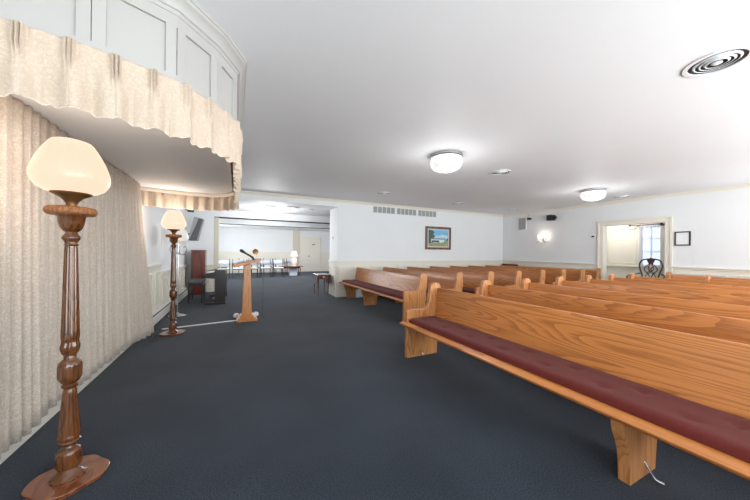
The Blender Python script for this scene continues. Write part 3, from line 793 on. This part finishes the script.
# chair faces -X ; back at x=+.2 ; width along Y
yc = 0
b = new()
ring = curve_pts([(.20, -.16, .50), (.21, -.15, .72), (.23, -.215, .98), (.24, -.17, 1.12), (.245, -.08, 1.155), (.245, 0, 1.15), (.245, .08, 1.155), (.24, .17, 1.12), (.23, .215, .98), (.21, .15, .72), (.20, .16, .50)], 6)
tube(b, ring, .017, 8); obj('back_frame', b, M['darkwood'], t)
b = new()
prism(b, [(-.035, 1.03), (-.075, 1.13), (-.05, 1.17), (0, 1.19), (.05, 1.17), (.075, 1.13), (.035, 1.03)], .235, .26, 'X')
for s in (-1, 1):
    tube(b, curve_pts([(.24, s*.03, 1.04), (.24, s*.10, .96), (.235, s*.12, .88), (.23, s*.05, .80), (.225, s*.02, .70), (.215, s*.05, .60), (.21, s*.04, .50)], 5), .010, 6)
    tube(b, curve_pts([(.24, s*.02, 1.03), (.24, s*.05, .92), (.235, 0, .84), (.23, -s*.06, .78), (.225, -s*.10, .72), (.215, -s*.06, .60), (.21, -s*.02, .50)], 5), .009, 6)
    tube(b, curve_pts([(.238, s*.06, .98), (.236, s*.015, .93), (.233, s*.02, .86), (.23, s*.09, .80)], 5), .009, 6)
obj('carved_splat', b, M['darkwood'], t)
b = new(); bx(b, -.25, .22, -.26, .26, .38, .44); obj('seat_frame', b, M['darkwood'], t, bevel=.01)
b = new(); bx(b, -.23, .19, -.24, .24, .44, .50); obj('seat', b, M['paper'], t, bevel=.025, label='white upholstered seat')
for s in (-1, 1):
    b = new(); tube(b, curve_pts([(.225, s*.20, .80), (.10, s*.30, .76), (-.06, s*.33, .73), (-.15, s*.31, .70), (-.13, s*.29, .60), (-.16, s*.26, .44)], 5), .016, 8); obj('armrest', b, M['darkwood'], t)
    b = new(); cab_leg(b, -.21, s*.22, .40, -1, s, 1.1); obj('leg', b, M['darkwood'], t)
    b = new(); tube(b, [(.19, s*.20, .42), (.22, s*.20, .2), (.28, s*.21, 0.012)], .018, 8); obj('leg', b, M['darkwood'], t)

# vestibule window dressing
t = thing('curtain_rod', 'black rod with knobbed ends above the vestibule window', 'curtain rod', (VX-.12, 3.80, 2.10))
b = new(); tube(b, [(0, -.34, 0), (0, .34, 0)], .013, 8)
for s in (-1, 1): lathe(b, [(.01, -.03), (.028, -.015), (.03, 0), (.028, .015), (.01, .03)], 0, s*.34, 0, n=12)
for s in (-1, 1): bx(b, 0, .12, s*.28-.01, s*.28+.01, -.01, .01)
obj('rod', b, M['black'], t)
b = new(); rows = []
for i in range(121):
    y = 3.49+.45*i/120; x = VX-.10+.018*math.sin(i*.62)
    rows.append([b.verts.new((x, y, z)) for z in (.96, 1.5, 2.09)])
for a, c in zip(rows, rows[1:]):
    for j in range(2): b.faces.new((a[j], c[j], c[j+1], a[j+1]))
sh = mat('sheer_white', rgb(232, 235, 245), .8)
nt = sh.node_tree; tr_ = nt.nodes.new('ShaderNodeBsdfTranslucent'); tr_.inputs[0].default_value = rgb(235, 238, 250); mx = nt.nodes.new('ShaderNodeMixShader'); tp = nt.nodes.new('ShaderNodeBsdfTransparent'); mx2 = nt.nodes.new('ShaderNodeMixShader')
mx.inputs[0].default_value = .6; mx2.inputs[0].default_value = .45
nt.links.new(nt.nodes['Principled BSDF'].outputs[0], mx.inputs[1]); nt.links.new(tr_.outputs[0], mx.inputs[2])
nt.links.new(mx.outputs[0], mx2.inputs[1]); nt.links.new(tp.outputs[0], mx2.inputs[2]); nt.links.new(mx2.outputs[0], nt.nodes['Material Output'].inputs[0])
tag(obj('sheer_curtain', b, sh, smooth=80), 'sheer pale curtain hanging over the vestibule window', 'curtain')

# ------------------------------------------------------------------ wall items
# long return-air grille, one unit of 14 slotted bays on the north wall
t = thing('wall_vent', 'long grey slotted air grille high on the picture wall', 'vent', (3.62, YA, 2.42))
b = new(); bx(b, 0, 2.31, -.012, 0, 0, .19); obj('backplate', b, M['wall'], t)
x = 0
bays = [(5, 0.0, .74), (5, .80, 1.52), (5, 1.585, 2.31)]
for n, x0, x1 in bays:
    w = (x1-x0)/n
    for k in range(n):
        b = new(); a0 = x0+k*w+.012; a1 = x0+(k+1)*w-.012
        for q in range(9): bx(b, a0, a1, -.020, -.010, .008+q*.020, .020+q*.020)
        bx(b, a0, a1, -.013, -.0125, .005, .185)
        obj('louvre_bay', b, M['grille'], t)
# landscape painting
t = thing('landscape_painting', 'framed landscape painting of a white house hanging above the far pews', 'painting', (5.50, YA, 1.36))
b = new()
for q in ((0, 1.04, 0, .07), (0, 1.04, .68, .75), (0, .07, .07, .68), (.97, 1.04, .07, .68)): bx(b, q[0], q[1], -.045, 0, q[2], q[3])
obj('frame', b, M['frame'], t, bevel=.008)
b = new(); bx(b, .07, .97, -.022, -.002, .07, .68); obj('liner', b, M['linen'], t)
b = new(); y = -.0225
def poly(pts, mi, dy):
    f = b.faces.new([b.verts.new((p[0], y-dy, p[1])) for p in pts]); f.material_index = mi
poly([(.115, .11), (.925, .11), (.925, .64), (.115, .64)], 0, 0)
poly([(.115, .36), (.925, .36), (.925, .46), (.70, .50), (.45, .44), (.115, .50)], 1, .0006)
poly([(.115, .11), (.925, .11), (.925, .30), (.60, .24), (.115, .20)], 2, .0012)
poly([(.115, .20), (.30, .22), (.34, .40), (.40, .43), (.30, .50), (.36, .56), (.28, .63), (.115, .64)], 3, .0018)
poly([(.22, .33), (.78, .33), (.82, .37), (.20, .37)], 4, .0024)
poly([(.22, .24), (.75, .24), (.75, .33), (.22, .33)], 5, .0024)
poly([(.24, .245), (.55, .245), (.55, .30), (.24, .30)], 6, .003)
poly([(.84, .29), (.925, .30), (.925, .38), (.88, .37)], 3, .003)
poly([(.57, .22), (.66, .22), (.635, .31), (.60, .31)], 5, .0036)
for f in b.faces: f.normal_update()
cm = [mat('paint_sky', rgb(120, 185, 225), .5, var=.12, vscale=6), mat('paint_cloud', rgb(185, 215, 228), .5, var=.08, vscale=8), mat('paint_lawn', rgb(150, 158, 110), .5, var=.2, vscale=10),
      mat('paint_tree', rgb(72, 98, 84), .5, var=.35, vscale=20), mat('paint_roof', rgb(130, 135, 150), .5), mat('paint_house', rgb(225, 228, 230), .5), mat('paint_porch', rgb(70, 74, 78), .5)]
me = bpy.data.meshes.new('canvas'); bmesh.ops.recalc_face_normals(b, faces=b.faces); b.to_mesh(me); b.free()
for c in cm: me.materials.append(c)
o = bpy.data.objects.new('canvas', me); COL.objects.link(o); o.parent = t
# black-framed certificate on right wall
t = thing('framed_notice', 'blank white notice in a thin black frame on the right wall beside the doorway', 'picture frame', (XR, 2.57, 1.48))
b = new()
for q in ((0, .26, 0, .025), (0, .26, .295, .32), (0, .025, .025, .295), (.235, .26, .025, .295)): bx(b, -.02, 0, q[0], q[1], q[2], q[3])
obj('frame', b, M['blackframe'], t, bevel=.002)
b = new(); bx(b, -.008, 0, .02, .24, .02, .30); obj('sheet', b, M['paper'], t)
# wall speaker
t = thing('wall_speaker', 'grey rectangular speaker grille high on the right wall near the corner', 'speaker', (XR, 6.55, 2.09))
b = new(); bx(b, -.03, 0, 0, .30, 0, .43); obj('frame', b, M['white'], t, bevel=.003)
b = new(); bx(b, -.036, -.03, .015, .285, .015, .415); obj('grille_cloth', b, M['grille'], t)
t = thing('mini_camera', 'tiny black camera on the right wall beside the speaker grille', 'camera', (XR, 6.42, 2.42))
b = new(); bx(b, -.10, 0, -.05, .05, 0, .06); obj('body', b, M['black'], t, bevel=.004)
b = new(); tube(b, [(-.01, .07, .02), (-.01, .07, .24)], .006, 6); obj('cable', b, M['grille'], t)
t = thing('wall_projector', 'black box projector mounted high on the right wall above the sconce', 'projector', (XR, 5.57, 2.31))
b = new(); bx(b, -.26, -.06, -.06, .12, .0, .17); obj('body', b, M['black'], t, bevel=.008)
b = new(); tube(b, [(-.16, -.06, .08), (-.16, -.13, .08)], .04, 16); obj('lens', b, M['dkmetal'], t)
b = new(); bx(b, -.06, 0, 0, .06, .05, .11); obj('mount', b, M['black'], t)
t = thing('wall_thermostat', 'small white thermostat with dark display left of the doorway', 'thermostat', (XR, 4.46, 1.71))
b = new(); bx(b, -.02, 0, -.05, .11, -.01, .11); obj('case', b, M['white'], t, bevel=.004)
b = new(); bx(b, -.024, -.02, 0, .07, .03, .07); obj('display', b, M['dark'], t)
t = thing('light_switch', 'small grey wall control on the narrow end of the picture wall', 'switch', (2.54, 7.90, 1.60))
b = new(); bx(b, -.012, 0, -.035, .035, 0, .11); obj('plate', b, M['white'], t, bevel=.002)
b = new(); bx(b, -.02, -.012, -.022, .022, .02, .09); obj('rocker', b, M['grille'], t)
# sconce
t = thing('crystal_sconce', 'lit two-candle crystal wall sconce on the right wall', 'wall light', (XR, 5.90, 1.72))
b = new(); lathe(b, [(.02, -.05), (.04, -.03), (.04, .03), (.02, .05)], -.02, 0, 0, n=20); obj('backplate', b, M['chrome'], t)
bulbm = mat('bulb_glow', (1, .9, .8, 1), .4, emit=rgb(255, 220, 190), estr=2.5)
for s in (-1, 1):
    b = new(); tube(b, curve_pts([(-.02, 0, -.02), (-.09, s*.05, -.05), (-.12, s*.12, -.02), (-.12, s*.13, .03)], 5), .006, 6); a = obj('arm', b, M['chrome'], t)
    b = new(); lathe(b, [(.03, .02), (.034, .03), (.01, .035)], -.12, s*.13, 0, n=12); obj('drip_pan', b, M['crystal'], a)
    b = new(); lathe(b, [(.012, .04), (.014, .08), (.02, .11), (.016, .14), (.003, .17)], -.12, s*.13, 0, n=12); obj('candle_bulb', b, bulbm, a)
glass = mat('clear_crystal', rgb(225, 225, 228), .1, trans=.6)
for k in range(11):
    y = -.20+k*.04; z = -.05-.10*(1-abs(k-5)/5.5)*(1 if k % 2 else .6)
    b = new(); tube(b, [(-.10, y, -.03), (-.10, y, z)], .002, 4); lathe(b, [(.002, -.03), (.011, -.012), (.009, 0), (.002, .01)], -.10, y, z, n=6); obj('crystal_drop', b, glass, t)

# ------------------------------------------------------------------ ceiling fixtures
def make_ceiling_lamp(label):
    t = thing('crystal_ceiling_light', label, 'ceiling light', group='crystal flush ceiling lights')
    b = new(); lathe(b, [(.20, 0), (.235, -.005), (.235, -.035), (.225, -.045)], n=48); obj('rim', b, M['chrome'], t)
    b = new(); lathe(b, [(.224, -.045), (.232, -.10), (.222, -.155), (.19, -.20), (.12, -.228), (.02, -.236)], n=48); obj('glass_bowl', b, M['crystal'], t, smooth=60, label='lit crystal bowl')
    b = new(); lathe(b, [(.004, -.27), (.012, -.262), (.012, -.245)], n=12); obj('finial', b, M['chrome'], t)
    return t
cl = make_ceiling_lamp('round crystal ceiling light above the aisle, the larger-looking of the two in the room'); cl.location = (2.76, 3.28, ZC)
dup(cl, 'round crystal ceiling light farther right over the rear pews', (7.12, 3.53, ZC))
c3 = dup(cl, 'small crystal ceiling light in the lower ceiling beyond the header', (1.40, 8.25, ZC2)); c3.scale = (.75, .75, .55)
def make_vent(label, R=.175):
    t = thing('round_ceiling_vent', label, 'ceiling vent', group='round ceiling diffusers')
    b = new(); lathe(b, [(R*.80, -.0), (R*1.0, -.002), (R*.99, -.008), (R*.86, -.009), (R*.84, -.009), (R*.835, -.001)], n=56)
    for f in list(b.faces):
        if len(f.verts) > 4: b.faces.remove(f)
    obj('rim', b, M['white'], t, solid=.001)
    b = new(); lathe(b, [(R*.84, -.0012), (R*.84, -.0015)], n=40); obj('throat', b, M['black'], t)
    for k, (r, z) in enumerate(((.64, -.010), (.48, -.012), (.32, -.014))):
        b = new(); lathe(b, [(R*(r+.055), z+.009), (R*r, z), (R*(r-.02), z+.001), (R*(r+.03), z+.011)], n=48)
        for f in list(b.faces):
            if len(f.verts) > 4: b.faces.remove(f)
        obj('cone_ring', b, M['white'], t, solid=.0015)
    b = new(); lathe(b, [(R*.10, -.003), (R*.17, -.010), (R*.12, -.016), (.004, -.017)], n=32); obj('hub', b, M['white'], t)
    return t
v = make_vent('large round white ceiling diffuser near the upper right corner, closest to the camera'); v.location = (3.16, .77, ZC)
for l, p in (('round ceiling diffuser just right of the crystal light above the aisle', (4.18, 3.52, ZC)),
             ('round ceiling diffuser in front of the left end of the long wall grille', (3.22, 6.08, ZC)),
             ('round ceiling diffuser above the landscape painting', (5.75, 6.30, ZC)),
             ('round ceiling diffuser close to the corner of picture wall and right wall', (8.15, 6.35, ZC)),
             ('round ceiling diffuser right of the crystal light over the rear pews', (8.55, 3.62, ZC)),
             ('round diffuser left of the small light in the lower ceiling beyond the header', (.86, 8.35, ZC2)),
             ('round diffuser right of the small light in the lower ceiling beyond the header', (1.95, 8.45, ZC2))):
    dup(v, l, p)

# ------------------------------------------------------------------ lights
def area(name, loc, rot, sx, sy, power, col=(1, 1, 1)):
    L = bpy.data.lights.new(name, 'AREA'); L.shape = 'RECTANGLE'; L.size = sx; L.size_y = sy; L.energy = power; L.color = col
    o = bpy.data.objects.new(name, L); COL.objects.link(o); o.location = loc; o.rotation_euler = rot; return o
def point(name, loc, power, col=(1, 1, 1), r=.1):
    L = bpy.data.lights.new(name, 'POINT'); L.energy = power; L.color = col; L.shadow_soft_size = r
    o = bpy.data.objects.new(name, L); COL.objects.link(o); o.location = loc; return o
for (x0, x1), e in zip(W, (80, 165, 110)):
    area('added_window_fill', ((x0+x1)/2, YB-.02, 1.28), (PI/2+math.radians(33), 0, 0), x1-x0, 2.0, e, (.88, .972, .99))  # added fill in the unseen south openings, tilted up to brighten the ceiling
area('added_window_fill', (XR-.02, -.5, 1.28), (0, PI/2+math.radians(20), 0), 2.0, 3.0, 60, (.89, .972, .99))  # added fill at the unseen right-wall opening, also tilted up
area('far_daylight', (XL+.05, 13.6, 1.5), (0, -PI/2-.3, 0), 1.7, 5.5, 125, (.93, .975, 1))
area('vestibule_fill', (9.8, 4.3, 2.6), (0, 0, 0), .7, .7, 15, (1, .97, .92))  # added light without a fixture, brightens the vestibule
for x, y in ((2.76, 3.28), (7.12, 3.53)):
    point('ceiling_bulb', (x, y, 2.10), 10, (.95, .975, 1), .2)
point('ceiling_bulb_far', (.9, 8.8, 1.80), 42, (.96, .98, 1), .25)
point('far_room_fill', (3.0, 13.4, 1.9), 105, (.98, .99, 1), .3)  # added point light without a fixture, brightens the far room and its doors
point('sconce_bulb', (XR-.16, 5.90, 1.86), 1.3, (1, .85, .7), .06)
for x, y in ((-.804, 2.125), (-.83, 5.16)):
    q = point('torchiere_bulb', (x, y, 1.70), 30, (1, .97, .94), .08); q.visible_camera = False; q.visible_glossy = False

w = bpy.data.worlds.new('world'); bpy.context.scene.world = w; w.use_nodes = True
w.node_tree.nodes['Background'].inputs[0].default_value = (.75, .86, 1, 1)
w.node_tree.nodes['Background'].inputs[1].default_value = 1.2

# ------------------------------------------------------------------ camera
cam = bpy.data.cameras.new('camera'); co = bpy.data.objects.new('camera', cam); COL.objects.link(co)
cam.sensor_width = 36; cam.lens = 284/750*36; cam.shift_y = 1.6/750; cam.clip_start = .02
co.matrix_world = Matrix.Translation((0, 0, 1.27)) @ Matrix.Rotation(-math.radians(26.2), 4, 'Z') @ Matrix.Rotation(PI/2, 4, 'X') @ Matrix.Rotation(.0106, 4, 'Z')
sc = bpy.context.scene; sc.camera = co
sc.view_settings.view_transform = 'Standard'; sc.view_settings.look = 'None'; sc.view_settings.gamma = 1; sc.view_settings.exposure = .62
sc.view_settings.use_curve_mapping = False
